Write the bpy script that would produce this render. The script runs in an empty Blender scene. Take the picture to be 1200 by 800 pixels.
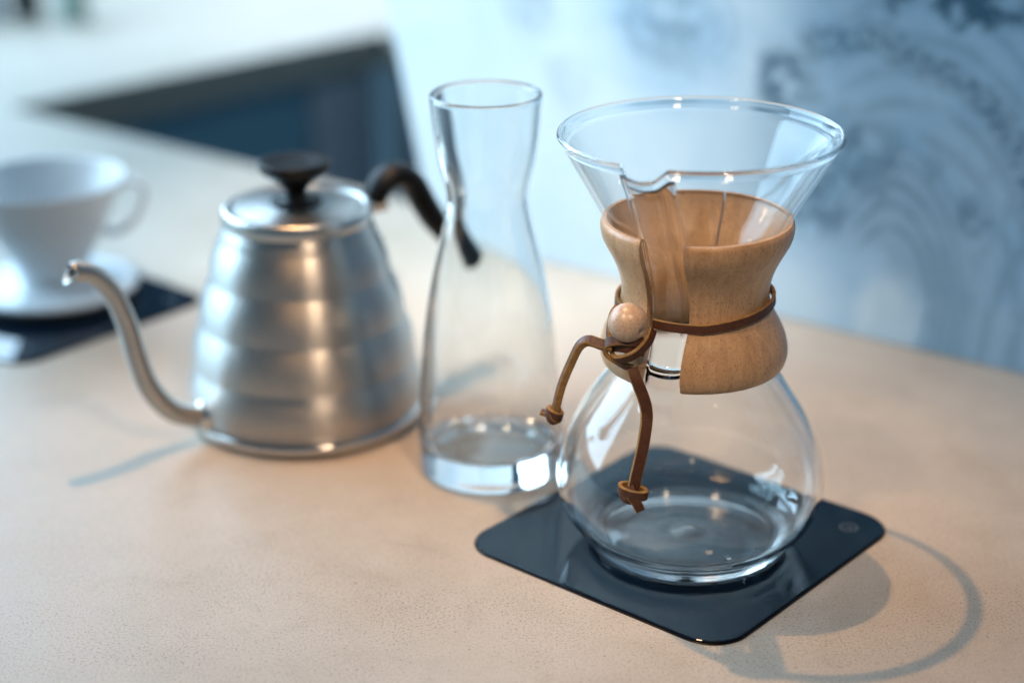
import bpy, bmesh, math, random
from mathutils import Vector, Matrix
random.seed(4)
CM = 0.01
sc = bpy.context.scene
COL = sc.collection
rad = math.radians

# ------------------------------------------------------------------ camera
cd = bpy.data.cameras.new('camera')
cam = bpy.data.objects.new('camera', cd); COL.objects.link(cam); sc.camera = cam
R = Vector((0.99995716, -0.00346575, -0.00858321))
D = Vector((-0.00925651, -0.3743958, -0.92722279))
F = Vector((0.0, 0.92726252, -0.37441184))
U = -D
cam.matrix_world = Matrix(((R.x, U.x, -F.x, 0), (R.y, U.y, -F.y, 0), (R.z, U.z, -F.z, 42.15 * CM), (0, 0, 0, 1)))
cd.sensor_width = 36; cd.sensor_fit = 'HORIZONTAL'; cd.lens = 62.36
cd.clip_start = 0.02; cd.clip_end = 50
cd.dof.use_dof = True; cd.dof.focus_distance = 0.805; cd.dof.aperture_fstop = 2.6
cd.dof.aperture_blades = 0

# ------------------------------------------------------------------ world, lamps, exposure
w = bpy.data.worlds.new('World'); sc.world = w; w.use_nodes = True
bg = w.node_tree.nodes['Background']
bg.inputs[0].default_value = (0.30, 0.66, 1.0, 1); bg.inputs[1].default_value = 0.15

def area(name, loc, target, sx, sy, watts, col, spread=180):
    l = bpy.data.lights.new(name, 'AREA'); l.shape = 'RECTANGLE'; l.size = sx * CM; l.size_y = sy * CM
    l.energy = watts; l.color = col; l.spread = rad(spread)
    o = bpy.data.objects.new(name, l); COL.objects.link(o); o.location = Vector(loc) * CM
    o.rotation_euler = (Vector(target) - Vector(loc)).to_track_quat('-Z', 'Y').to_euler()
    return o

def lamp(name, loc, watts, col, r=2.0, target=None, cone=None):
    l = bpy.data.lights.new(name, 'SPOT' if cone else 'POINT'); l.energy = watts; l.color = col; l.shadow_soft_size = r * CM
    if cone: l.spot_size = rad(cone); l.spot_blend = 0.9
    o = bpy.data.objects.new(name, l); COL.objects.link(o); o.location = Vector(loc) * CM
    if target: o.rotation_euler = (Vector(target) - Vector(loc)).to_track_quat('-Z', 'Y').to_euler()
    return o

area('window_light', (-110, 262, 95), (-10, 185, 0), 110, 110, 33, (0.52, 0.77, 1.0))
area('side_window_light', (-190, 160, 105), (0, 108, 5), 170, 170, 67, (0.50, 0.78, 1.0))
main_lamp = lamp('ceiling_spot', (-18, 104, 125), 36, (1.0, 0.56, 0.25), 0.9, (-1, 79, 0), 40)
area('shadow_fill', (-18, 104, 127), (3, 78, 0), 17, 17, 0.14, (1.0, 0.56, 0.26), 80)  # added soft fill beside the ceiling spot, lifts the shadow under the glass
area('collar_fill', (38, -5, 130), (9, 78, 12), 10, 10, 0.14, (1.0, 0.70, 0.44), 24)  # added warm fill for the front and inside of the collar
lamp('left_fill', (-48, 18, 120), 40, (1.0, 0.70, 0.44), 9.0, (6, 77, 11), 12)  # unseen light added to warm the collar's left half
lamp('kettle_fill', (30, 2, 120), 22, (1.0, 0.74, 0.52), 8.0, (-12, 93, 6), 14)  # added fill that gives the kettle warm reflections
lamp('wall_fill', (-28, 84, 95), 48, (0.93, 0.98, 1.0), 3.0, (-4, 123, 16), 40)  # added fill, brightens the left end of the wall
lamp('back_fill', (5, 235, 110), 96, (0.60, 0.78, 1.0), 3.0, (-8, 208, 0), 50)  # cool fill added to whiten the far counter top

sc.view_settings.view_transform = 'Standard'; sc.view_settings.look = 'None'
sc.view_settings.exposure = 0.0; sc.view_settings.gamma = 1.0
sc.render.engine = 'CYCLES'
cy = sc.cycles
cy.max_bounces = 24; cy.transmission_bounces = 20; cy.glossy_bounces = 8; cy.diffuse_bounces = 4; cy.transparent_max_bounces = 16
cy.caustics_reflective = True; cy.caustics_refractive = True
cy.blur_glossy = 0.3; cy.sample_clamp_indirect = 60.0
cy.use_denoising = True


# ------------------------------------------------------------------ material helpers
def mat(name):
    m = bpy.data.materials.new(name); m.use_nodes = True
    return m, m.node_tree.nodes, m.node_tree.links, m.node_tree.nodes['Principled BSDF']

def P(b, **k):
    names = dict(col='Base Color', rough='Roughness', metal='Metallic', trans='Transmission Weight', ior='IOR', coat='Coat Weight',
                 coatr='Coat Roughness', spec='Specular IOR Level', aniso='Anisotropic')
    for a, v in k.items():
        b.inputs[names[a]].default_value = (*v, 1) if a == 'col' else v

def node(nt, t, **k):
    n = nt.new(t)
    for a, v in k.items(): setattr(n, a, v)
    return n

def math_(nt, ln, op, a, b=None, c=None, clamp=False):
    n = nt.new('ShaderNodeMath'); n.operation = op; n.use_clamp = clamp
    for i, v in enumerate((a, b, c)):
        if v is None: continue
        if isinstance(v, (int, float)): n.inputs[i].default_value = v
        else: ln.new(v, n.inputs[i])
    return n.outputs[0]

def coords(nt, ln, scale=(1, 1, 1), rot=(0, 0, 0)):
    tc = nt.new('ShaderNodeTexCoord'); mp = nt.new('ShaderNodeMapping')
    mp.inputs['Scale'].default_value = scale; mp.inputs['Rotation'].default_value = rot
    ln.new(tc.outputs['Object'], mp.inputs[0]); return mp.outputs[0]

def noise(nt, ln, vec, scale, detail=4, rough=0.55, dist=0.0):
    n = nt.new('ShaderNodeTexNoise'); n.inputs['Scale'].default_value = scale; n.inputs['Detail'].default_value = detail
    n.inputs['Roughness'].default_value = rough; n.inputs['Distortion'].default_value = dist
    if vec is not None: ln.new(vec, n.inputs['Vector'])
    return n.outputs['Fac']

def ramp(nt, ln, fac, stops, interp='LINEAR'):
    r = nt.new('ShaderNodeValToRGB'); cr = r.color_ramp; cr.interpolation = interp
    while len(cr.elements) < len(stops): cr.elements.new(0.5)
    for e, (p, c) in zip(cr.elements, stops):
        e.position = p; e.color = (*c, 1) if len(c) == 3 else c
    ln.new(fac, r.inputs[0]); return r.outputs[0]

def mix(nt, ln, fac, a, b, mode='MIX'):
    n = nt.new('ShaderNodeMix'); n.data_type = 'RGBA'; n.blend_type = mode
    if isinstance(fac, (int, float)): n.inputs[0].default_value = fac
    else: ln.new(fac, n.inputs[0])
    for i, v in ((6, a), (7, b)):
        if isinstance(v, tuple): n.inputs[i].default_value = (*v, 1)
        else: ln.new(v, n.inputs[i])
    return n.outputs[2]

def bump(nt, ln, b, h, strength, dist=0.001):
    n = nt.new('ShaderNodeBump'); n.inputs['Strength'].default_value = strength; n.inputs['Distance'].default_value = dist
    ln.new(h, n.inputs['Height']); ln.new(n.outputs[0], b.inputs['Normal'])

# ------------------------------------------------------------------ materials
def m_glass(name, col, ior=1.47):
    m, nt, ln, b = mat(name); P(b, col=col, rough=0.0, trans=1.0, ior=ior)
    bump(nt, ln, b, noise(nt, ln, coords(nt, ln, (1, 1, 0.4)), 55, 2, 0.5), 0.05, 0.002); return m
M_GLASS = m_glass('borosilicate_glass', (0.985, 0.995, 0.992))
def m_thin(name):
    # thin blown wall: each face passes light straight through except for its Fresnel reflection
    m = bpy.data.materials.new(name); m.use_nodes = True; nt, ln = m.node_tree.nodes, m.node_tree.links
    nt.remove(nt['Principled BSDF'])
    g = nt.new('ShaderNodeNewGeometry'); fr_ = nt.new('ShaderNodeFresnel')
    ln.new(math_(nt, ln, 'MULTIPLY_ADD', g.outputs['Backfacing'], 1 / 1.47 - 1.47, 1.47), fr_.inputs['IOR'])
    t = nt.new('ShaderNodeBsdfTransparent'); t.inputs[0].default_value = (0.975, 0.985, 0.985, 1)
    gl = nt.new('ShaderNodeBsdfGlossy'); gl.inputs['Roughness'].default_value = 0.0
    mx = nt.new('ShaderNodeMixShader'); ln.new(fr_.outputs[0], mx.inputs[0]); ln.new(t.outputs[0], mx.inputs[1]); ln.new(gl.outputs[0], mx.inputs[2])
    ln.new(mx.outputs[0], nt['Material Output'].inputs[0]); return m
M_THIN = m_thin('thin_glass')
M_CARAFE = m_glass('carafe_glass', (0.965, 0.985, 0.985), 1.5)
M_WATER = m_glass('water', (1, 1, 1), 1.33)

def make_stone():
    m, nt, ln, b = mat('beige_stone')
    v = coords(nt, ln)
    big = noise(nt, ln, v, 7, 5, 0.6)
    mid = noise(nt, ln, v, 38, 5, 0.65, 0.5)
    patch = noise(nt, ln, v, 13, 4, 0.6)
    fine = noise(nt, ln, v, 820, 3, 0.8)
    fine2 = noise(nt, ln, v, 2300, 1, 0.5)
    c = ramp(nt, ln, big, [(0.3, (0.465, 0.387, 0.311)), (0.7, (0.545, 0.465, 0.389))])
    c = mix(nt, ln, 0.28, c, ramp(nt, ln, mid, [(0.30, (0.374, 0.298, 0.218)), (0.5, (0.505, 0.431, 0.354)), (0.7, (0.586, 0.515, 0.443))]))
    dens = ramp(nt, ln, patch, [(0.35, (0.4,) * 3), (0.65, (1,) * 3)])
    g1 = ramp(nt, ln, fine, [(0.38, (1, 1, 1)), (0.48, (0, 0, 0))])
    c = mix(nt, ln, math_(nt, ln, 'MULTIPLY', math_(nt, ln, 'MULTIPLY', g1, dens), 0.95), c, (0.232, 0.176, 0.121))
    g3 = ramp(nt, ln, fine2, [(0.56, (0, 0, 0)), (0.66, (1, 1, 1))])
    c = mix(nt, ln, math_(nt, ln, 'MULTIPLY', g3, 0.45), c, (0.727, 0.667, 0.603))
    spots = ramp(nt, ln, noise(nt, ln, v, 470, 1, 0.5), [(0.68, (0, 0, 0)), (0.72, (1, 1, 1))])
    c = mix(nt, ln, math_(nt, ln, 'MULTIPLY', spots, 0.4), c, (0.131, 0.094, 0.063))
    stain = ramp(nt, ln, noise(nt, ln, v, 24, 5, 0.7, 0.8), [(0.60, (0, 0, 0)), (0.72, (1, 1, 1))])
    c = mix(nt, ln, math_(nt, ln, 'MULTIPLY', stain, 0.28), c, (0.333, 0.255, 0.155))
    ln.new(c, b.inputs['Base Color'])
    ln.new(math_(nt, ln, 'MULTIPLY_ADD', mid, 0.3, 0.34), b.inputs['Roughness']); P(b, spec=0.42)
    bump(nt, ln, b, fine, 0.06, 0.0003)
    return m
M_STONE = make_stone()

def make_wood(name, light, dark, bead=False):
    m, nt, ln, b = mat(name)
    s = (1, 1, 0.13) if not bead else (0.25, 1, 1)
    v = coords(nt, ln, s, (0, 0, 0) if not bead else (0.2, 0.35, 0))
    v2 = coords(nt, ln, (1, 1, 0.33) if not bead else (0.3, 1, 1))
    g = noise(nt, ln, v, 260, 5, 0.6, 0.4)
    broad = noise(nt, ln, v, 46, 3, 0.5, 0.6)
    pore = noise(nt, ln, v2, 2100, 2, 0.6)
    c = ramp(nt, ln, broad, [(0.3, dark), (0.7, light)])
    c = mix(nt, ln, 0.35, c, ramp(nt, ln, g, [(0.35, tuple(x * 0.62 for x in dark)), (0.6, light)]))
    pm = ramp(nt, ln, pore, [(0.36, (1, 1, 1)), (0.43, (0, 0, 0))])
    c = mix(nt, ln, math_(nt, ln, 'MULTIPLY', pm, 0.6), c, tuple(x * 0.28 for x in dark))
    ln.new(c, b.inputs['Base Color']); P(b, rough=0.36, spec=0.5, coat=0.25, coatr=0.22)
    bump(nt, ln, b, pore, 0.12, 0.0003)
    return m
M_WOOD = make_wood('collar_wood', (0.61, 0.37, 0.195), (0.46, 0.258, 0.122))
M_BEAD = make_wood('bead_wood', (0.64, 0.46, 0.33), (0.44, 0.28, 0.18), True)

def make_leather(name, c1, c2, rough):
    m, nt, ln, b = mat(name)
    v = coords(nt, ln)
    n1 = noise(nt, ln, v, 350, 4, 0.6); n2 = noise(nt, ln, v, 1800, 3, 0.6)
    ln.new(ramp(nt, ln, n1, [(0.3, c1), (0.7, c2)]), b.inputs['Base Color']); P(b, rough=rough, spec=0.4)
    bump(nt, ln, b, n2, 0.25, 0.0003)
    return m
M_LEATHER = make_leather('brown_leather', (0.060, 0.021, 0.009), (0.105, 0.038, 0.016), 0.45)
M_SUEDE = make_leather('raw_leather_edge', (0.20, 0.105, 0.035), (0.34, 0.19, 0.065), 0.85)

def simple(name, col, rough, metal=0.0, **k):
    m, nt, ln, b = mat(name); P(b, col=col, rough=rough, metal=metal, **k)
    n = noise(nt, ln, coords(nt, ln), 60, 4, 0.6)
    rr = math_(nt, ln, 'MULTIPLY_ADD', n, rough * 0.4, rough * 0.8)
    ln.new(rr, b.inputs['Roughness'])
    return m
def make_steel():
    m, nt, ln, b = mat('brushed_steel')
    v = coords(nt, ln, (1, 1, 14))
    n = noise(nt, ln, v, 240, 4, 0.6)
    ln.new(ramp(nt, ln, n, [(0.3, (0.44, 0.425, 0.40)), (0.7, (0.56, 0.54, 0.51))]), b.inputs['Base Color'])
    P(b, metal=1.0, aniso=0.9); b.inputs['Anisotropic Rotation'].default_value = 0.25
    tg = nt.new('ShaderNodeTangent'); tg.direction_type = 'RADIAL'; tg.axis = 'Z'; ln.new(tg.outputs[0], b.inputs['Tangent'])
    ln.new(math_(nt, ln, 'MULTIPLY_ADD', n, 0.14, 0.32), b.inputs['Roughness'])
    bump(nt, ln, b, n, 0.05, 0.0003)
    return m
M_STEEL = make_steel()
M_LID = simple('satin_steel', (0.60, 0.585, 0.56), 0.30, 1.0)
M_STEEL2 = simple('polished_steel', (0.66, 0.64, 0.61), 0.13, 1.0)
M_BAKE = simple('black_plastic', (0.005, 0.005, 0.006), 0.42, 0, spec=0.2)
M_BRASS = simple('rivet_metal', (0.80, 0.62, 0.36), 0.2, 1.0)
M_PAD = simple('black_pad_glass', (0.003, 0.010, 0.022), 0.035, 0, spec=0.34)
M_PADEDGE = simple('black_pad_edge', (0.006, 0.006, 0.007), 0.3)
M_MARK = simple('grey_print', (0.10, 0.12, 0.14), 0.4)
M_CERAMIC = simple('white_ceramic', (0.66, 0.68, 0.70), 0.26)
M_CAB = simple('dark_blue_cabinet', (0.20, 0.40, 0.50), 0.5)
M_CABL = simple('grey_blue_panel', (0.20, 0.26, 0.34), 0.4)
M_GREY = simple('grey_panel', (0.58, 0.58, 0.62), 0.5)
M_FLOOR = simple('dark_floor', (0.06, 0.065, 0.07), 0.5)
M_DARKB = simple('dark_bottle_glass', (0.02, 0.03, 0.035), 0.12)
M_GREENC = simple('grey_green_glaze', (0.30, 0.42, 0.38), 0.25)
M_PALEC = simple('pale_blue_glaze', (0.50, 0.62, 0.74), 0.25)

def make_mural():
    """plain generic swirls and soft blotches printed on a pale blue wall"""
    m, nt, ln, b = mat('painted_wall')
    tc = nt.new('ShaderNodeTexCoord'); sep = nt.new('ShaderNodeSeparateXYZ'); ln.new(tc.outputs['Object'], sep.inputs[0])
    M = lambda op, a, bb=None, c=None, cl=False: math_(nt, ln, op, a, bb, c, cl)
    x = M('MULTIPLY', sep.outputs[0], 100.0); z = M('MULTIPLY', sep.outputs[2], 100.0)      # centimetres along the wall, up
    v = tc.outputs['Object']
    wob = M('MULTIPLY', M('SUBTRACT', noise(nt, ln, v, 22, 4, 0.6), 0.5), 5.0)
    wob2 = M('MULTIPLY', M('SUBTRACT', noise(nt, ln, v, 9, 3, 0.5), 0.5), 7.0)
    ink = None
    def add(e):
        nonlocal ink
        ink = e if ink is None else M('MAXIMUM', ink, e)
    def dist(cx, cz, sx=1.0, sz=1.0):
        dx = M('MULTIPLY', M('SUBTRACT', x, cx), sx); dz = M('MULTIPLY', M('SUBTRACT', z, cz), sz)
        return M('SQRT', M('ADD', M('MULTIPLY', dx, dx), M('MULTIPLY', dz, dz))), dx, dz
    def smooth(val, a, bb):
        n = nt.new('ShaderNodeMapRange'); n.interpolation_type = 'SMOOTHSTEP'
        n.inputs[1].default_value = a; n.inputs[2].default_value = bb; n.inputs[3].default_value = 0; n.inputs[4].default_value = 1
        ln.new(val, n.inputs[0]); return n.outputs[0]
    def swirl(cx, cz, r0, r1, freq, amp, sx=1.0, sz=1.0, side=None):
        d, dx, dz = dist(cx, cz, sx, sz)
        dd = M('ADD', d, M('ADD', M('MULTIPLY', wob, 0.10), M('MULTIPLY', wob2, 0.10)))
        lines = smooth(M('SINE', M('MULTIPLY', dd, freq)), -0.2, 0.9)
        mask = M('MULTIPLY', smooth(dd, r0, r0 + 0.8), M('SUBTRACT', 1.0, smooth(dd, r1 * 0.45, r1)))
        if side is not None: mask = M('MULTIPLY', mask, smooth(M('ADD', M('ADD', dx, M('MULTIPLY', dz, side)), wob), -3.0, 2.0))
        brk = smooth(noise(nt, ln, v, 28, 4, 0.6), 0.22, 0.55)
        add(M('MULTIPLY', M('MULTIPLY_ADD', lines, 0.55, 0.3), M('MULTIPLY', M('MULTIPLY', mask, brk), amp)))
    def blot(cx, cz, r, amp, sx=1.0, sz=1.0):
        d, dx, dz = dist(cx, cz, sx, sz)
        dd = M('ADD', d, M('MULTIPLY', wob, 0.9))
        n = smooth(noise(nt, ln, v, 60, 4, 0.65), 0.30, 0.60)
        add(M('MULTIPLY', M('MULTIPLY', M('SUBTRACT', 1.0, smooth(dd, r * 0.3, r)), amp * 1.25), n))
    def band(cx, cz, rr, wd, amp, xlo, xhi):
        d, dx, dz = dist(cx, cz)
        off = M('ABSOLUTE', M('ADD', M('SUBTRACT', d, rr), M('MULTIPLY', wob, 0.5)))
        mk = M('MULTIPLY', M('SUBTRACT', 1.0, smooth(off, wd * 0.2, wd)), M('MULTIPLY', smooth(x, xlo, xlo + 2), M('SUBTRACT', 1.0, smooth(x, xhi, xhi + 2))))
        mk = M('MULTIPLY', mk, smooth(z, cz + 1, cz + 4))
        n = smooth(noise(nt, ln, v, 150, 4, 0.75), 0.25, 0.72)
        add(M('MULTIPLY', M('MULTIPLY', mk, amp), n))
    swirl(36.6, 2.6, 2.3, 9.5, 8.2, 0.72, 1.15, 0.62, 1.4)
    swirl(36.0, 5.5, 0.0, 9.0, 0.01, 0.85, 1.0, 0.9, 1.6)
    swirl(37.5, 1.0, 6.5, 22.0, 5.2, 0.40, 1.0, 0.6, 0.5)
    swirl(52.0, -2.0, 3.0, 20.0, 3.6, 0.4, 1.0, 0.6)
    swirl(22.5, 18.5, 0.5, 4.5, 5.5, 0.25)
    swirl(32.8, 11.5, 0.6, 3.6, 5.5, 0.25)
    swirl(62.0, 14.0, 1.0, 11.0, 4.0, 0.5)
    blot(20.0, 17.8, 4.2, 0.40, 0.8, 1)
    blot(31.2, 8.8, 4.6, 0.60)
    blot(33.5, 11.5, 4.5, 0.55, 0.7, 1)
    blot(28.6, 15.6, 3.2, 0.75, 0.8, 1)
    blot(41.5, 9.0, 2.2, 0.5); blot(38.5, 12.0, 2.2, 0.4)
    blot(40.8, 21.8, 2.6, 1.0, 0.6, 1); blot(36.5, 22.3, 1.8, 0.8)
    blot(12.0, 13.0, 3.0, 0.18); blot(9.0, 18.5, 3.2, 0.25); blot(52, 18, 5, .6); blot(70, 22, 8, .6)
    band(34.0, 6.5, 12.2, 1.7, 0.95, 28.5, 46.0)
    # painted clouds: white paint broken by soft blue, the light's bright left and dimmer right coloured in
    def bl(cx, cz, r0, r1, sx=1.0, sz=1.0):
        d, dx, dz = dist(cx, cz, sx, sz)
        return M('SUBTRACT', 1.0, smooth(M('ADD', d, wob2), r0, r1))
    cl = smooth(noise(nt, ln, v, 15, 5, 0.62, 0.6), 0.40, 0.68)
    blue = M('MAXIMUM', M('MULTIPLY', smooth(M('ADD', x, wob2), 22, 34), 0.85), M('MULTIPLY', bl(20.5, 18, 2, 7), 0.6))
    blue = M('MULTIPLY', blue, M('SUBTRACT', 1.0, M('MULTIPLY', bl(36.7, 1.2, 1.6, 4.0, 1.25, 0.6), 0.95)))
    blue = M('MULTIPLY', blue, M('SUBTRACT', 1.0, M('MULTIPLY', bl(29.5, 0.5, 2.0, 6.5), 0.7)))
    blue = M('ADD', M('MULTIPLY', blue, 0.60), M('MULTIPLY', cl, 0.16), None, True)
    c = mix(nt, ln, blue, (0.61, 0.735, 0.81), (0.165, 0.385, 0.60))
    c = mix(nt, ln, M('MINIMUM', ink, 1.0), c, (0.04, 0.115, 0.18))
    ln.new(c, b.inputs['Base Color']); P(b, rough=0.5, spec=0.35)
    return m
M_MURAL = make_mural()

# ------------------------------------------------------------------ mesh helpers (centimetres in, metres out)
def link(name, verts, faces, m, parent=None, loc=None, smooth=True, mats=None, fmat=None):
    me = bpy.data.meshes.new(name)
    me.from_pydata([(a * CM, b_ * CM, c * CM) for a, b_, c in verts], [], faces)
    for mm in (mats or [m]): me.materials.append(mm)
    if fmat: me.polygons.foreach_set('material_index', fmat)
    if smooth: me.polygons.foreach_set('use_smooth', [True] * len(me.polygons))
    bm = bmesh.new(); bm.from_mesh(me); bmesh.ops.recalc_face_normals(bm, faces=bm.faces); bm.to_mesh(me); bm.free()
    me.update()
    o = bpy.data.objects.new(name, me); COL.objects.link(o)
    if parent: o.parent = parent
    if loc: o.location = Vector(loc) * CM
    return o

def tag(o, label=None, cat=None, group=None, kind=None):
    for k, v in (('label', label), ('category', cat), ('group', group), ('kind', kind)):
        if v: o[k] = v
    return o

def thing(name, loc, label, cat, group=None, rz=0.0):
    o = bpy.data.objects.new(name, None); COL.objects.link(o); o.location = Vector(loc) * CM; o.rotation_euler.z = rz
    o.empty_display_size = 0.02
    return tag(o, label, cat, group)

def spline(pts, n=8, closed=False):
    """Catmull-Rom through the points (any dimension)"""
    pts = [tuple(p) for p in pts]; N = len(pts); out = []
    for i in range(N if closed else N - 1):
        p1, p2 = pts[i], pts[(i + 1) % N]
        p0 = pts[(i - 1) % N] if closed or i > 0 else tuple(2 * a - c for a, c in zip(p1, p2))
        p3 = pts[(i + 2) % N] if closed or i < N - 2 else tuple(2 * c - a for a, c in zip(p1, p2))
        for k in range(n):
            t = k / n
            out.append(tuple(0.5 * (2 * b_ + (c - a) * t + (2 * a - 5 * b_ + 4 * c - e) * t * t + (3 * b_ - a - 3 * c + e) * t ** 3)
                             for a, b_, c, e in zip(p0, p1, p2, p3)))
    if not closed: out.append(pts[-1])
    return out

def lathe(prof, nseg=128, fn=None, ths=None):
    """revolve (r, z); r == 0 becomes a pole; fn(theta, r, z, index) -> (r, z) shapes it"""
    verts, faces, rings = [], [], []
    for i, (r, z) in enumerate(prof):
        if r < 1e-6:
            rings.append([len(verts)]); verts.append((0, 0, z)); continue
        ring = []
        for k in range(nseg):
            th = ths[k] if ths else 2 * math.pi * k / nseg
            rr, zz = fn(th, r, z, i) if fn else (r, z)
            ring.append(len(verts)); verts.append((rr * math.cos(th), rr * math.sin(th), zz))
        rings.append(ring)
    for a, c in zip(rings, rings[1:]):
        if len(a) == 1 and len(c) == 1: continue
        for k in range(nseg):
            k2 = (k + 1) % nseg
            if len(a) == 1: faces.append((a[0], c[k], c[k2]))
            elif len(c) == 1: faces.append((a[k], a[k2], c[0]))
            else: faces.append((a[k], a[k2], c[k2], c[k]))
    return verts, faces

def tube(path, radii, nseg=20, closed_ends=True, squash=None):
    """round tube along 3-D points; squash=(a, b) scales across the two frame axes"""
    verts, faces = [], []
    pts = [Vector(p) for p in path]; N = len(pts)
    up = Vector((0, 0, 1)); T0 = (pts[1] - pts[0]).normalized()
    nrm = (up - T0 * up.dot(T0)); nrm = nrm.normalized() if nrm.length > 1e-3 else Vector((0, 1, 0))
    for i, p in enumerate(pts):
        T = (pts[min(i + 1, N - 1)] - pts[max(i - 1, 0)]).normalized()
        nrm = (nrm - T * nrm.dot(T)).normalized(); bn = T.cross(nrm)
        r = radii[i] if hasattr(radii, '__len__') else radii
        sa, sb = squash or (1, 1)
        for k in range(nseg):
            a = 2 * math.pi * k / nseg
            verts.append(tuple(p + nrm * (math.cos(a) * r * sa) + bn * (math.sin(a) * r * sb)))
    for i in range(N - 1):
        for k in range(nseg):
            k2 = (k + 1) % nseg
            faces.append((i * nseg + k, i * nseg + k2, (i + 1) * nseg + k2, (i + 1) * nseg + k))
    if closed_ends:
        faces.append(tuple(range(nseg))[::-1]); faces.append(tuple((N - 1) * nseg + k for k in range(nseg)))
    return verts, faces

def prism(poly, z0, z1):
    n = len(poly)
    v = [(x, y, z0) for x, y in poly] + [(x, y, z1) for x, y in poly]
    f = [tuple(range(n))[::-1], tuple(range(n, 2 * n))] + [(i, (i + 1) % n, n + (i + 1) % n, n + i) for i in range(n)]
    return v, f

def add_bevel(o, wd, seg=3, angle=35):
    md = o.modifiers.new('soft_edge', 'BEVEL'); md.width = wd * CM; md.segments = seg; md.limit_method = 'ANGLE'; md.angle_limit = rad(angle)
    md.harden_normals = False
    return o

def strip(path, width, thick, nref, name, parent, label=None):
    """leather strip: smooth brown faces, raw tan edges. nref: one vector or one per point (the face direction)"""
    pts = [Vector(p) for p in path]; N = len(pts); verts, faces, fm = [], [], []
    hw, ht, c = width / 2, thick / 2, min(thick, width) * 0.16
    sect = [(-hw + c, ht), (hw - c, ht), (hw, ht - c), (hw, -ht + c), (hw - c, -ht), (-hw + c, -ht), (-hw, -ht + c), (-hw, ht - c)]
    smat = [0, 1, 1, 1, 1, 1, 1, 1]                      # only the grain face is brown, edges and flesh side are raw
    smat[4] = 1
    for i, p in enumerate(pts):
        T = (pts[min(i + 1, N - 1)] - pts[max(i - 1, 0)]).normalized()
        nr = Vector(nref[i]) if isinstance(nref, list) else Vector(nref)
        nr = (nr - T * nr.dot(T)).normalized(); s = T.cross(nr)
        for a, b_ in sect: verts.append(tuple(p + s * a + nr * b_))
    S = 8
    for i in range(N - 1):
        for k in range(S):
            k2 = (k + 1) % S
            faces.append((i * S + k, i * S + k2, (i + 1) * S + k2, (i + 1) * S + k)); fm.append(smat[k])
    faces.append(tuple(range(S))[::-1]); fm.append(1)
    faces.append(tuple((N - 1) * S + k for k in range(S))); fm.append(1)
    o = link(name, verts, faces, None, parent, smooth=False, mats=[M_LEATHER, M_SUEDE], fmat=fm)
    return o

# ------------------------------------------------------------------ setting: countertop, wall, cabinets, floor
def along(p, dx, dy, t): return (p[0] + dx * t, p[1] + dy * t)
A = (-47.5, 165.0); ex, ey = 0.788, -0.616               # inner corner of the counter, direction of its back edge
Dc = (-14.2, 197.7)                                      # far corner of the staff well
poly = [(-170, 30), (130, 30), along(A, ex, ey, 200), A, Dc, along(Dc, 0.8, -0.6, 190), (190, 330), (-170, 330)]
v, f = prism(poly, -4.0, 0.0)
top = link('countertop', v, f, M_STONE, smooth=False); add_bevel(top, 0.25, 3)
tag(top, 'beige speckled stone countertop around a dark well', None, None, 'structure')

v, f = prism([(-260, -60), (260, -60), (260, 400), (-260, 400)], -96, -92)
tag(link('floor', v, f, M_FLOOR, smooth=False), 'dark floor below the counter', None, None, 'structure')

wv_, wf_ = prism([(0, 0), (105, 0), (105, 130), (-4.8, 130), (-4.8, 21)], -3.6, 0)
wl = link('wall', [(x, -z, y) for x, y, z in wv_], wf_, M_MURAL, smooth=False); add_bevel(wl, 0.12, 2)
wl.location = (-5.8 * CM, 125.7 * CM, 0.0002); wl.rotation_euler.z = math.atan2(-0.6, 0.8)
tag(wl, 'pale blue wall painted with swirls and soft clouds', None, None, 'structure')

# cabinet under the far counter, seen in the well
cab = thing('cabinet', (-47.5, 165, -92), 'dark blue cabinet under the far counter', 'cabinet', rz=math.atan2(32.7, 33.3))
def box(name, x0, x1, y0, y1, z0, z1, m, parent, bev=0.1):
    o = link(name, *prism([(x0, y0), (x1, y0), (x1, y1), (x0, y1)], z0, z1), m, parent, smooth=False)
    if bev: add_bevel(o, bev, 2)
    return o
box('body', 0.5, 46.4, 2.2, 30, 0.2, 87.6, M_CAB, cab)
box('panel', 13.5, 36.6, 1.4, 2.2, 8, 86.0, M_CAB, cab)
box('panel', 37.2, 46.2, 1.4, 2.2, 8, 86.8, M_GREY, cab)
box('panel', 6.2, 13.0, 1.4, 2.2, 8, 86.0, M_CABL, cab, 0.15)
box('plinth', 0.5, 46.2, 1.8, 2.2, 0.2, 7.5, M_PADEDGE, cab)
gp = thing('end_cabinet', (Dc[0], Dc[1], -92), 'grey cabinet closing the end of the well beside the wall', 'cabinet', rz=math.atan2(-0.6, 0.8))
box('body', 0.9, 100, 1.0, 28, 0.2, 87.7, M_GREY, gp)
box('panel', 1.4, 44, 0.3, 1.0, 6, 86.5, M_GREY, gp, 0.15)
box('panel', 44.4, 99, 0.3, 1.0, 6, 86.5, M_GREY, gp, 0.15)

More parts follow.
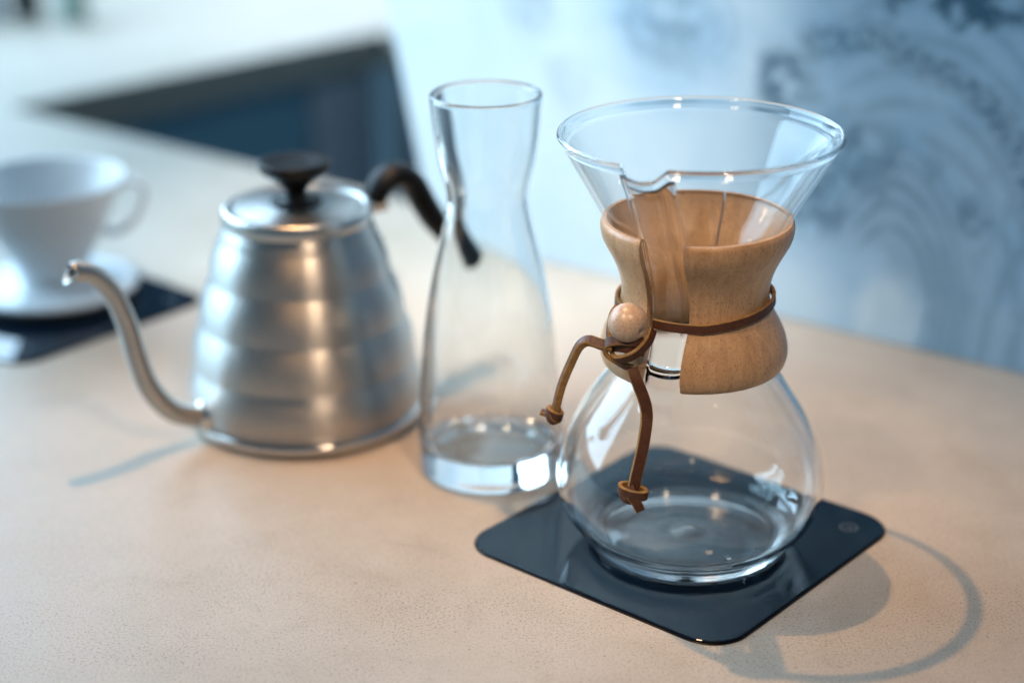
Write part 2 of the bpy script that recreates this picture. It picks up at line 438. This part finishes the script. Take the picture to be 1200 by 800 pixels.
# ------------------------------------------------------------------ glass pads
def rounded_square(s, r, n=12):
    h = s / 2; out = []
    for cx, cy_, a0 in ((h - r, h - r, 0), (-h + r, h - r, 90), (-h + r, -h + r, 180), (h - r, -h + r, 270)):
        for k in range(n + 1):
            a = rad(a0 + 90 * k / n); out.append((cx + r * math.cos(a), cy_ + r * math.sin(a)))
    return out
def make_pad(loc, label, mark):
    t = thing('glass_pad', loc, label, 'pad', 'black glass pads set on the counter', rz=rad(-40.93))
    g = link('gasket', *prism(rounded_square(15.72, 1.95), 0.005, 0.05), M_PADEDGE, t, smooth=False); add_bevel(g, 0.03, 2)
    p = link('glass_plate', *prism(rounded_square(15.50, 1.85), 0.05, 0.16), M_PAD, t, smooth=False); add_bevel(p, 0.06, 3, 50)
    if mark:
        # touch mark: ring with a slanted tick, a flat print on the plate
        q = []; fc = []
        n = 40
        for k in range(n):
            a = 2 * math.pi * k / n
            q += [(0.46 * math.cos(a), 0.46 * math.sin(a), 0.1625), (0.38 * math.cos(a), 0.38 * math.sin(a), 0.1625)]
            fc.append((2 * k, 2 * ((k + 1) % n), 2 * ((k + 1) % n) + 1, 2 * k + 1))
        def stroke(x0, y0, x1, y1, wd=0.075):
            d = Vector((x1 - x0, y1 - y0)).normalized(); nx, ny = -d.y * wd / 2, d.x * wd / 2; i = len(q)
            q.extend([(x0 + nx, y0 + ny, 0.1625), (x1 + nx, y1 + ny, 0.1625), (x1 - nx, y1 - ny, 0.1625), (x0 - nx, y0 - ny, 0.1625)]); fc.append((i, i + 1, i + 2, i + 3))
        stroke(-0.16, -0.24, 0.10, 0.14); stroke(0.10, 0.14, 0.22, -0.06); stroke(0.22, -0.06, 0.02, -0.10)
        mk = link('touch_mark', q, fc, M_MARK, t, smooth=False)
        mk.location = (mark[0] * CM, mark[1] * CM, 0)
    return t
PADC = (8.32, 78.35, 0)
make_pad(PADC, 'black glass pad with a faint round mark under the empty hourglass coffeemaker', (6.1, 5.85))
make_pad((-31.3, 111.6, 0), 'black glass pad under the white dripper, beside the kettle spout', (6.1, 5.85))

# ------------------------------------------------------------------ hourglass coffeemaker
CH = (8.607, 77.954, 0.16)
HZ = -0.30                                              # the shapes below are measured from the counter, the glass stands on the pad
ch = thing('glass_coffeemaker', CH, 'empty hourglass glass coffeemaker with a wooden collar tied with a leather cord', 'coffeemaker')
AZ = rad(-90 - 27.5)                                     # the pouring channel faces front left
outer = [(0, 0.40), (2.6, 0.385), (3.9, 0.32), (4.35, 0.30), (4.66, 0.38), (4.84, 0.60), (4.98, 0.85), (5.25, 1.10), (5.62, 1.45), (6.0, 1.95), (6.3, 2.65), (6.46, 3.35),
         (6.48, 4.1), (6.33, 5.0), (6.02, 5.95), (5.58, 6.9), (5.05, 7.8), (4.48, 8.65), (3.92, 9.5), (3.40, 10.4), (3.0, 11.3), (2.8, 12.2), (2.77, 13.1), (2.92, 14.0), (3.28, 14.9),
         (3.78, 15.8), (4.30, 16.9), (4.90, 18.0), (5.52, 19.1), (6.09, 20.1), (6.36, 20.62)]
rim = [(6.46, 20.74), (6.53, 20.84), (6.51, 20.94), (6.42, 20.98), (6.32, 20.93), (6.26, 20.82), (6.16, 20.56)]
TH = 0.23
def offset_in(prof, th):
    out = []
    for i, (r, z) in enumerate(prof):
        a, c = prof[max(i - 1, 0)], prof[min(i + 1, len(prof) - 1)]
        dr, dz = c[0] - a[0], c[1] - a[1]; L = math.hypot(dr, dz) or 1
        out.append((max(r - th * dz / L, 0.0), z + th * dr / L))
    return out
so = spline(outer, 5)
si = [p for p in offset_in(so, TH) if p[1] < 20.35]
si = [p for i, p in enumerate(si) if not (p[0] < 5.0 and p[1] < 1.5 and i > 60)]
floor_fix = []
for r, z in si:
    if z < 1.35 and r < 5.2: z = max(z, 0.58 + 0.020 * r * r + 0.30 * max(0, (r - 4.0) / 1.2) ** 2)
    floor_fix.append((r, z))
prof = so + spline(rim, 3) + floor_fix[::-1]
prof[-1] = (0.0, prof[-1][1]); prof[0] = (0.0, prof[0][1])
def sstep(a, b_, t):
    t = min(max((t - a) / (b_ - a), 0), 1); return t * t * (3 - 2 * t)
def chan(z):
    """bulge of the channel, half width"""
    h = [(8.3, 0.0), (9.2, 0.30), (10.5, 0.55), (12.0, 0.66), (13.2, 0.70), (15.0, 0.52), (17.0, 0.40), (19.0, 0.34), (20.2, 0.40), (21.2, 0.50)]
    if z <= h[0][0]: return 0.0
    for (za, a), (zb, c) in zip(h, h[1:]):
        if z <= zb: return a + (c - a) * sstep(za, zb, z)
    return h[-1][1]
def chemex_fn(th, r, z, i):
    d = (th - AZ + math.pi) % (2 * math.pi) - math.pi
    hw = 1.06 + 0.10 * sstep(17, 20.5, z)
    s = abs(d) * max(r, 0.5) / hw
    k = (1 - sstep(0.0, 1.0, s)) * 0.35 + (1 - sstep(0.45, 1.0, s)) * 0.65
    if abs(d) > 1.2: k = 0
    rr = r + chan(z) * k
    # shallow dents each side of the channel
    zz = z - 0.50 * k * sstep(19.3, 20.9, z)
    wav = 0.012 * math.sin(3 * th + z * 0.7) + 0.008 * math.sin(5 * th - z * 1.1)
    return rr + wav * min(r / 3, 1), zz + HZ
ths = [AZ + rad(-26) + rad(52) * k / 170 for k in range(170)] + [AZ + rad(26) + rad(308) * k / 250 for k in range(250)]
ZC, ZR = 10.5, 20.40
fi = floor_fix[::-1]
bowl_p = [p for p in prof[:len(so)] if p[1] <= ZC or p[0] < 0.01] + [(r + (0.205 * sstep(ZC - 0.9, ZC, z) if r > 2 and z > 5 else 0), z) for r, z in fi if z <= ZC]
bowl_p[0] = (0.0, bowl_p[0][1]); bowl_p[-1] = (0.0, bowl_p[-1][1])
gb = link('glass_bowl', *lathe(bowl_p, len(ths), chemex_fn, ths), M_GLASS, ch)
cone_a = [p for p in so if ZC - 0.12 <= p[1] <= ZR + 0.06]; cone_b = [p for p in fi if ZC - 0.12 <= p[1] <= ZR + 0.02]
def arc_sheet(prof_, n_, lo_hi):
    vv_, ff_ = [], []
    for i, (r, z) in enumerate(prof_):
        lo, hi = lo_hi(r, z)
        for k in range(n_ + 1):
            th = lo + (hi - lo) * k / n_
            rr, zz = chemex_fn(th, r, z, i); vv_.append((rr * math.cos(th), rr * math.sin(th), zz))
    for i in range(len(prof_) - 1):
        for k in range(n_):
            a = i * (n_ + 1) + k; ff_.append((a, a + 1, a + n_ + 2, a + n_ + 1))
    return vv_, ff_
def half_w(r, z): return 1.16 + 0.12 * sstep(17, 20.5, z)
rout = [p for p in cone_a]
def r_of(z, tab): 
    for (ra, za), (rb, zb) in zip(tab, tab[1:]):
        if za <= z <= zb: return ra + (rb - ra) * (z - za) / (zb - za)
    return tab[0][0] if z < tab[0][1] else tab[-1][0]
wall_rng = lambda r, z: (AZ + half_w(r, z) / r_of(z, rout), AZ + 2 * math.pi - half_w(r, z) / r_of(z, rout))
chan_rng = lambda r, z: (AZ - half_w(r, z) / r_of(z, rout) + 0.004, AZ + half_w(r, z) / r_of(z, rout) - 0.004)
va, fa = arc_sheet(cone_a, 220, wall_rng); vb, fb = arc_sheet(cone_b, 220, wall_rng)
gc = link('glass_cone', va + vb, fa + [tuple(i + len(va) for i in q)[::-1] for q in fb], M_THIN, ch)
NC = 90
loop_p = [p for p in cone_a if p[1] >= ZC + 0.02] + [p for p in cone_b if p[1] >= ZC + 0.02]
loop_p.append(loop_p[0])
vc, fc_ = arc_sheet(loop_p, NC, chan_rng)
n_a = len([p for p in cone_a if p[1] >= ZC + 0.02]); n_l = len(loop_p) - 1
for col in (0, NC):
    fc_.append(tuple(i * (NC + 1) + col for i in range(n_l)))
gch = link('pour_channel', vc, fc_, M_GLASS, ch)
rim_l = [p for p in so if p[1] > ZR] + spline(rim, 3) + [(6.10, ZR + 0.04)]
rim_l = rim_l + [rim_l[0]]
vr, frm = lathe(rim_l, len(ths), chemex_fn, ths)
gr = link('glass_rim', vr, frm, M_GLASS, ch)

# collar: two wooden halves with a slit at the channel and a fine gap at the back
cprof = [(4.02, 9.78), (4.26, 9.86), (4.40, 10.2), (4.43, 10.6), (4.33, 11.15), (4.08, 11.75), (3.78, 12.3), (3.55, 12.85), (3.46, 13.35), (3.50, 13.9), (3.66, 14.5), (3.92, 15.1),
         (4.20, 15.62), (4.40, 16.05), (4.48, 16.45), (4.47, 16.72), (4.38, 16.90)]
cout = spline(cprof, 4)
def glass_r(z):
    for (ra, za), (rb, zb) in zip(so[60:], so[61:]):
        if za <= z <= zb: return ra + (rb - ra) * (z - za) / (zb - za)
    return so[-1][0]
cin = []
for r, z in cout:
        cin.append((min(max(glass_r(z) + 0.07, 0), r - 0.20), z))
def collar_half(a_start, a_end, off_s, off_e, NU=72):
    verts, faces = [], []
    L = cout + cin[::-1]; M_ = len(L); N2 = len(cout)
    for i in range(NU + 1):
        t = i / NU
        for r, z in L:
            a0 = a_start + math.asin(off_s / r); a1 = a_end - math.asin(off_e / r)
            a = a0 + (a1 - a0) * t
            verts.append((r * math.cos(a), r * math.sin(a), z + HZ))
    for i in range(NU):
        for k in range(M_):
            k2 = (k + 1) % M_
            faces.append((i * M_ + k, i * M_ + k2, (i + 1) * M_ + k2, (i + 1) * M_ + k))
    for base in (0, NU * M_):
        for k in range(N2 - 1):
            faces.append((base + k, base + k + 1, base + M_ - 2 - k, base + M_ - 1 - k))
    return verts, faces
BACK = AZ + math.pi + rad(4)
for a0, a1, o0, o1, lab in ((AZ, BACK, 1.05, 0.05, None), (BACK, AZ + 2 * math.pi, 0.05, 1.02, None)):
    o = link('wooden_collar', *collar_half(a0, a1, o0, o1), M_WOOD, ch)
    add_bevel(o, 0.15, 4, 40)

# leather tie
tie = bpy.data.objects.new('leather_tie', None); COL.objects.link(tie); tie.parent = ch; tie.empty_display_size = 0.01
ZT = 12.8 + HZ
BA = rad(-135)
pts, nr = [], []
for k in range(0, 97):
    a = BA + rad(8) + 2 * math.pi * k / 96 * (1 - 14 / 360)
    dd = (a - AZ + math.pi) % (2 * math.pi) - math.pi
    bl = 1 - sstep(0.25, 0.5, abs(dd))
    r = 3.68 - 0.06 * bl
    sag = -0.06 * math.sin(a + 2.2) + 0.40 * max(0.0, math.cos(a))
    pts.append((r * math.cos(a), r * math.sin(a), ZT + sag)); nr.append((math.cos(a), math.sin(a), 0.06))
strip(pts, 0.44, 0.16, nr, 'cord', tie)
br = Vector((math.cos(BA), math.sin(BA), 0)); bs = Vector((-math.sin(BA), math.cos(BA), 0))     # bs points to the right in the picture
BC = br * 4.62 + Vector((0, 0, ZT + 0.16)) - bs * 0.12
bp = []
n = 24
for k in range(n + 1):
    a = -math.pi / 2 + math.pi * k / n
    r = 0.92 * math.cos(a); z = 0.90 * math.sin(a)
    if r < 0.16: continue
    bp.append((r, z))
bp = [(0.16, bp[-1][1] - 0.5), (0.16, bp[0][1])][1:] + bp + [(0.15, bp[-1][1] - 0.05)]
bp = bp[1:]
bp = [(0.0, bp[0][1] + 0.25), (0.13, bp[0][1] + 0.2), (0.15, bp[0][1] + 0.04)] + bp + [(0.13, bp[-1][1] - 0.1), (0.0, bp[-1][1] - 0.15)]
bead = link('wooden_bead', *lathe(bp, 48), M_BEAD, tie); bead.location = BC * CM
bead.rotation_euler = (bs + Vector((0, 0, -0.25))).to_track_quat('Z', 'X').to_euler()

# knot and tails: local frame at the bead (right, toward the viewer's side, up), centimetres
fr = Vector((-0.32, -0.947, 0)); rt = Vector((0.947, -0.32, 0)); upv = Vector((0, 0, 1))
K0 = BC + Vector((0, 0, -1.25)) + fr * 0.1
def kp(x, y, d): return K0 + rt * x + upv * y + fr * d
def kstrip(name, cps, w_, t_, nfn, n=8):
    sp = spline([tuple(kp(*c[:3])) for c in cps], n)
    if nfn is None:
        nn = spline([tuple(rt * c[3] + upv * c[4] + fr * c[5]) for c in cps], n)
        return strip(sp, w_, t_, [Vector(q) for q in nn], name, tie)
    return strip(sp, w_, t_, nfn, name, tie)
# diagonal strand from the ring's right end down to the left
kstrip('knot_strand', [(1.10, 0.95, -.35, .4, -.3, .8), (1.02, 0.55, .10, .5, -.3, .8), (0.62, 0.08, .42, .3, -.5, .8), (0.10, -0.26, .46, 0, -.5, .85), (-0.42, -0.42, .28, -.3, -.6, .7), (-0.72, -0.30, -.1, -.9, -.3, .2)], 0.46, 0.2, None)
# loop going round on the left
kstrip('knot_strand', [(0.75, 0.42, -.05, 0, .4, .9), (0.25, 0.50, .20, 0, .4, .9), (-0.35, 0.52, .32, -.1, .5, .8), (-0.86, 0.30, .30, -.7, .3, .6), (-1.0, -0.12, .22, -.9, -.2, .4), (-0.72, -0.52, .12, -.5, -.7, .4), (-0.2, -0.78, .05, 0, -.7, .6), (0.3, -0.9, .05, .2, -.4, .8)], 0.46, 0.2, None)
# strand crossing behind, under the bead
kstrip('knot_strand', [(-0.8, 0.05, .05, 0, .1, 1), (-0.3, 0.16, .18, 0, .2, 1), (0.3, 0.12, .20, 0, .1, 1), (0.8, -0.05, -.1, 0, 0, 1)], 0.50, 0.2, None)
# strand climbing to the ring behind the bead on the left
kstrip('knot_strand', [(-0.85, 0.25, -.1, -.7, .2, .5), (-1.0, 0.8, -.5, -.9, .2, .2), (-0.98, 1.3, -.85, -1, .1, 0.2), (-0.8, 1.6, -1.1, -1, 0, .2)], 0.4, 0.2, None)

def bowl_r(z):
    best = 0
    for (ra, za), (rb, zb) in zip(so, so[1:]):
        lo, hi = min(za, zb), max(za, zb)
        if lo <= z <= hi and hi > lo: best = max(best, ra + (rb - ra) * (z - za) / (zb - za))
    return best
# front tail: lies against the bowl
tail_img = [(0.28, -0.85, .10), (0.60, -1.45, .30), (0.98, -2.4, .3), (1.12, -3.3, .3), (1.12, -4.3, .3), (1.02, -5.2, .3), (0.92, -6.05, .3)]
path, ns = [], []
for q in spline([tuple(kp(*c)) for c in tail_img], 6):
    p = Vector(q); zabs = p.z - HZ
    d2 = Vector((p.x, p.y)); rb = bowl_r(zabs) + 0.17
    if d2.length < rb or zabs < 8.3: 
        # slide along fr until it clears the glass
        q2 = Vector((p.x, p.y)); fr2 = Vector((fr.x, fr.y)); b_ = q2.dot(fr2); c_ = q2.length_squared - rb * rb
        if b_ * b_ - c_ > 0:
            t = -b_ + math.sqrt(b_ * b_ - c_); t = max(t, 0)
            p = p + fr * t
    path.append(p)
for _ in range(6):
    path = [path[0]] + [(path[i - 1] + path[i] * 2 + path[i + 1]) / 4 for i in range(1, len(path) - 1)] + [path[-1]]
path = [p + (Vector((p.x, p.y, 0)).normalized() * max(0, bowl_r(p.z - HZ) + 0.16 - Vector((p.x, p.y)).length)) for p in path]
strip(path, 0.56, 0.2, [fr * 1.0 + rt * 0.55 + upv * 0.05] * len(path), 'cord_tail', tie)
END = path[-1]
def around(name, center, axis, r, w_, turns=1.1, start=0.0, tilt=0.0, squash=(1, 1)):
    axis = axis.normalized(); e1 = axis.cross(Vector((0.3, 0.9, 0.2))).normalized(); e2 = axis.cross(e1)
    pp, nn_ = [], []
    N = int(28 * turns)
    for k in range(N + 1):
        a = start + 2 * math.pi * turns * k / N
        dvec = e1 * (math.cos(a) * squash[0]) + e2 * (math.sin(a) * squash[1])
        pp.append(center + dvec * r + axis * (tilt * math.cos(a + 0.6))); nn_.append(dvec)
    return strip(pp, w_, 0.2, nn_, name, tie)
kn_ax = (upv + rt * 0.10).normalized()
KC = END + fr * 0.10 + upv * 0.0 + rt * 0.02
around('tail_knot', KC, kn_ax, 0.50, 0.46, 1.0, 0.4, 0.05, (1.25, 0.72))
strip(spline([tuple(KC + fr * 0.12 + upv * 0.25 - rt * 0.2), tuple(KC + fr * 0.28 - upv * 0.08 + rt * 0.0), tuple(KC + fr * 0.32 - upv * 0.40 + rt * 0.26), tuple(KC + fr * 0.34 - upv * 0.78 + rt * 0.46)], 6), 0.46, 0.2, fr + rt * 0.6, 'tail_end', tie)
strip(spline([tuple(KC + fr * 0.1 + upv * 0.1 - rt * 0.45), tuple(KC + fr * 0.26 - upv * 0.3 - rt * 0.3), tuple(KC + fr * 0.2 - upv * 0.42 + rt * 0.1)], 6), 0.4, 0.2, fr - upv * 0.4, 'knot_strand', tie)
# left tail: hangs away from the glass, seen on its raw edge
tail_l = [(-0.62, 0.10, .18), (-1.15, 0.18, .22), (-1.75, 0.28, .2), (-2.2, -0.05, .15), (-2.62, -0.95, .1), (-3.05, -2.1, .1), (-3.32, -3.2, .1), (-3.42, -3.62, .1)]
pl = [Vector(q) for q in spline([tuple(kp(*c)) for c in tail_l], 6)]
strip(pl, 0.48, 0.36, [fr * 0.35 - rt * 0.8 + upv * 0.5] * len(pl), 'cord_tail', tie)
E2 = pl[-1]
around('tail_knot', E2 + upv * 0.02, (pl[-1] - pl[-3]).normalized(), 0.34, 0.40, 1.05, 1.2, 0.08)
around('knot_strand', E2 - upv * 0.06, rt * 0.8 + upv * 0.5 + fr * 0.3, 0.36, 0.34, 1.0, 0.2, 0.05)
strip([E2 + rt * 0.0 - upv * 0.1, E2 - rt * 0.30 - upv * 0.02 + fr * 0.1, E2 - rt * 0.62 + upv * 0.05 + fr * 0.12], 0.4, 0.2, upv, 'tail_end', tie)

# water beads left inside the bowl
for (x, y, s) in ((1.6, -3.3, .22), (2.2, -3.5, .15), (0.9, -3.9, .12), (2.9, -2.6, .12), (-1.5, -3.6, .1)):
    r = math.hypot(x, y)
    dv, dfc = lathe([(0, 0.28), (0.5, 0.25), (0.85, 0.12), (1.0, 0.0), (0.0, -0.05)], 16)
    o = link('water_drop', [(a * s, b_ * s, c * s) for a, b_, c in dv], dfc, M_WATER, ch)
    o.location = (x * CM, y * CM, 0.60 * CM)

# ------------------------------------------------------------------ carafe
co = [(0, 0.06), (2.6, 0.04), (3.35, 0.0), (3.66, 0.08), (3.80, 0.32), (3.84, 0.8), (3.86, 1.6), (3.80, 3.2), (3.70, 4.9), (3.55, 6.7), (3.32, 8.7), (3.00, 10.6), (2.60, 12.4), (2.27, 13.8), (2.10, 14.8), (2.10, 15.4),
      (2.26, 16.2), (2.50, 17.3), (2.68, 18.6), (2.79, 19.8), (2.83, 20.3)]
cs = spline(co, 5)
ci = [p for p in offset_in(cs, 0.24) if p[1] < 20.35 and p[1] > 2.4]
cr = spline([(2.84, 20.4), (2.80, 20.5), (2.70, 20.54), (2.60, 20.46), (2.57, 20.36)], 3)
cflo = spline([(3.58, 2.3), (3.50, 1.85), (3.20, 1.55), (2.5, 1.45), (1.2, 1.42), (0.0, 1.41)], 5)
pr = cs + cr + [p for p in ci[::-1]] + cflo
pr[0] = (0.0, pr[0][1])
cf_o = link('glass_carafe', *lathe(pr, 160), M_CARAFE, None, (-1.178, 86.55, 0.01))
tag(cf_o, 'empty clear glass carafe with a thick base between kettle and coffeemaker', 'carafe')

# ------------------------------------------------------------------ kettle
KAZ = 34
ke = thing('pouring_kettle', (-11.86, 93.95, 0), 'brushed steel gooseneck kettle with ribbed body and black knob', 'kettle', rz=rad(180 + KAZ))   # local +x is the spout
base_pts = [(6.62, 1.0), (6.52, 2.6), (6.15, 4.8), (5.72, 6.7), (5.0, 9.2), (4.40, 11.0), (4.12, 11.7)]
dense = spline(base_pts, 24)
body = []
for r, z in dense:
    wv = 0.0
    if z < 11.2:
        ph = (z - 1.0) / 2.55
        wv = 0.15 * (abs(math.sin(math.pi * ph)) ** 1.1 - 0.55) * sstep(11.2, 10.6, z) * sstep(0.95, 1.2, z)
    body.append((r + wv, z))
bprof = [(0, 0.05), (5.9, 0.05), (6.35, 0.12)] + spline([(6.52, 0.22), (6.60, 0.42), (6.58, 0.66), (6.44, 0.80), (6.44, 0.92)], 4) + body + [(4.10, 11.75), (3.9, 11.78)]
kb = link('body', *lathe(bprof, 128), M_STEEL, ke)
seam = link('base_band', *lathe(spline([(6.50, 0.16), (6.66, 0.3), (6.69, 0.48), (6.64, 0.68), (6.50, 0.78)], 4), 128), M_STEEL2, kb)
lid = link('lid', *lathe([(3.95, 11.62), (4.12, 11.64)] + spline([(4.18, 11.72), (4.19, 12.1), (4.12, 12.42), (3.92, 12.52), (3.72, 12.46), (3.60, 12.40), (2.6, 12.52), (1.4, 12.66), (0.0, 12.72)], 5), 128), M_LID, ke)
knob = link('knob', *lathe(spline([(1.45, 12.66), (1.40, 12.80), (0.78, 12.92), (0.60, 13.15), (0.62, 13.4), (0.95, 13.75), (1.5, 14.15), (1.92, 14.55), (2.02, 14.85), (1.93, 15.02), (1.5, 15.02), (0.8, 14.94), (0.0, 14.92)], 5), 64), M_BAKE, lid)
# gooseneck spout in the local x-z plane
spo = [(5.6, 1.45), (6.4, 1.45), (7.35, 1.62), (8.5, 2.35), (9.55, 3.95), (10.1, 5.9), (10.45, 7.8), (11.05, 9.6), (11.95, 10.85), (12.85, 11.25), (13.15, 11.26)]
spp = spline(spo, 8)
nS = len(spp)
spr = [0.65 - 0.14 * (i / (nS - 1)) for i in range(nS)]
pts3 = [(x, 0, z) for x, z in spp]
v1, f1 = tube(pts3, spr, 28, False)
v2, f2 = tube(pts3[8:], [r - 0.07 for r in spr[8:]], 28, False)
off = len(v1); nv2 = len(v2)
faces = f1 + [tuple(off + i for i in q)[::-1] for q in f2]
la = off - 28; lb = off + nv2 - 28
# slanted, slightly flared mouth
tipd = Vector((0.70, 0, 0.35))
vv = v1 + v2
ctr = Vector(pts3[-1])
for idx in list(range(la, la + 28)) + list(range(lb, lb + 28)):
    p = Vector(vv[idx]); d = p - ctr
    p = p + d * 0.12 + Vector((-1.0 * d.z, 0, 0))
    vv[idx] = tuple(p)
faces += [(la + k, la + (k + 1) % 28, lb + (k + 1) % 28, lb + k) for k in range(28)]
spout = link('spout', vv, faces, M_STEEL, ke)
link('spout_collar', *tube([(5.95, 0, 1.42), (6.45, 0, 1.43), (6.75, 0, 1.46), (6.9, 0, 1.48)], [1.05, 0.98, 0.84, 0.73], 32), M_STEEL2, spout)
# handle opposite the spout
hp = [(-4.85, 11.75), (-5.3, 12.6), (-6.0, 13.05), (-6.8, 13.0), (-7.55, 12.35), (-8.15, 11.2), (-8.9, 9.95), (-9.8, 8.85), (-10.7, 7.75), (-11.25, 7.05)]
hs = spline(hp, 6)
hr = [0.78 + 0.08 * sstep(0, 0.35, i / (len(hs) - 1)) - 0.05 * sstep(.6, .8, i / (len(hs) - 1)) + 0.12 * sstep(0.8, 0.95, i / (len(hs) - 1)) for i in range(len(hs))]
hr[-1] *= 0.72; hr[0] *= 0.8
hd = link('handle', *tube([(x, 0, z) for x, z in hs], hr, 24, True, (0.85, 1.15)), M_BAKE, ke)
br_o = box('bracket', -5.6, -3.95, -0.55, 0.55, 11.25, 11.62, M_STEEL2, hd, 0.08)
br2 = box('bracket', -5.45, -4.6, -0.62, 0.62, 11.5, 12.35, M_STEEL2, hd, 0.12)
for s in (-1, 1):
    o = link('rivet', *lathe([(0, 0.22), (0.2, 0.18), (0.3, 0.0), (0, -0.02)], 16), M_BRASS, hd)
    o.location = (-5.05 * CM, s * 0.66 * CM, 11.95 * CM); o.rotation_euler = (rad(-90) * s, 0, 0)

# ------------------------------------------------------------------ dripper
dr = thing('ceramic_dripper', (-30.94, 113.05, 0.16), 'white ceramic cone dripper with a loop handle on a round flange', 'dripper')
cone_o = spline([(2.05, 1.2), (2.2, 1.9), (2.9, 3.3), (3.75, 5.0), (4.55, 6.6), (5.2, 7.85), (5.40, 8.15)], 6)
cone_i = spline([(5.30, 8.30), (5.12, 8.22), (4.9, 7.75), (4.2, 6.4), (3.3, 4.6), (2.3, 2.6), (1.5, 1.2), (0.95, 0.3), (0.9, 0.05)], 6)
def rib_fn(th, r, z, i):
    if i < len(cone_o) + 2 or z > 7.6 or z < 1.0: return r, z
    return r - 0.10 * max(0, math.cos(6 * (th + z * 0.22))) ** 6, z
link('cone', *lathe([(0.95, 0.05), (1.6, 0.1), (2.05, 0.5)] + cone_o + cone_i + [(0.95, 0.05)], 144, rib_fn), M_CERAMIC, dr)
fl = link('flange', *lathe(spline([(2.0, 0.9), (2.1, 1.3), (3.2, 1.12), (4.6, 1.08), (5.3, 1.12), (5.55, 1.02), (5.58, 0.85), (5.4, 0.72), (4.2, 0.66), (3.6, 0.62), (3.55, 0.1), (3.4, 0.02), (3.2, 0.1), (3.1, 0.6), (2.0, 0.7)], 4), 96), M_CERAMIC, dr)
hl = spline([(4.95, 0, 7.55), (5.6, 0, 7.9), (6.2, 0, 7.75), (6.5, 0, 7.2), (6.35, 0, 6.4), (5.9, 0, 5.5), (5.2, 0, 4.75), (4.4, 0, 4.4), (3.6, 0, 4.45)], 6)
hn = link('handle', *tube(hl, [0.30] * len(hl), 20, True, (0.8, 1.6)), M_CERAMIC, dr); hn.rotation_euler.z = rad(6)

# ------------------------------------------------------------------ small things far back on the counter
b1 = thing('bottle', (-56.5, 207.5, 0), 'dark bottle far back on the bright counter', 'bottle')
link('body', *lathe(spline([(0, 0), (1.7, 0.05), (1.85, 0.4), (1.85, 7.5), (1.6, 8.8), (0.8, 10.2), (0.7, 12.2)], 4) + [(0, 12.2)], 40), M_DARKB, b1)
link('cap', *lathe([(0, 12.2), (0.85, 12.2), (0.85, 13.4), (0.75, 13.55), (0, 13.55)], 32), M_BAKE, b1)
b2 = link('tumbler', *lathe(spline([(0, 0), (1.5, 0.05), (1.65, 0.3), (1.85, 3), (1.98, 8.0)], 4) + spline([(1.95, 8.1), (1.85, 8.05), (1.7, 3.0), (1.5, 0.6), (0, 0.5)], 4), 40), M_GREENC, None, (-50.3, 204.5, 0.01))
tag(b2, 'grey green tumbler standing right of the dark bottle', 'cup')
b3 = thing('canister', (-61.2, 206.5, 0), 'pale blue canister left of the dark bottle', 'canister')
link('body', *lathe(spline([(0, 0), (2.1, 0.05), (2.25, 0.3), (2.25, 8.4), (2.1, 8.7)], 4) + [(0, 8.7)], 40), M_PALEC, b3)
link('lid', *lathe(spline([(2.3, 8.7), (2.3, 9.6), (2.1, 9.75), (0.5, 9.8)], 4) + [(0, 9.8)], 40), M_CERAMIC, b3)


# ------------------------------------------------------------------ caustics through the clear glass
for o in (gb, gr, gch, cf_o): o.cycles.is_caustics_caster = True
top.cycles.is_caustics_receiver = True
main_lamp.data.cycles.is_caustics_light = True
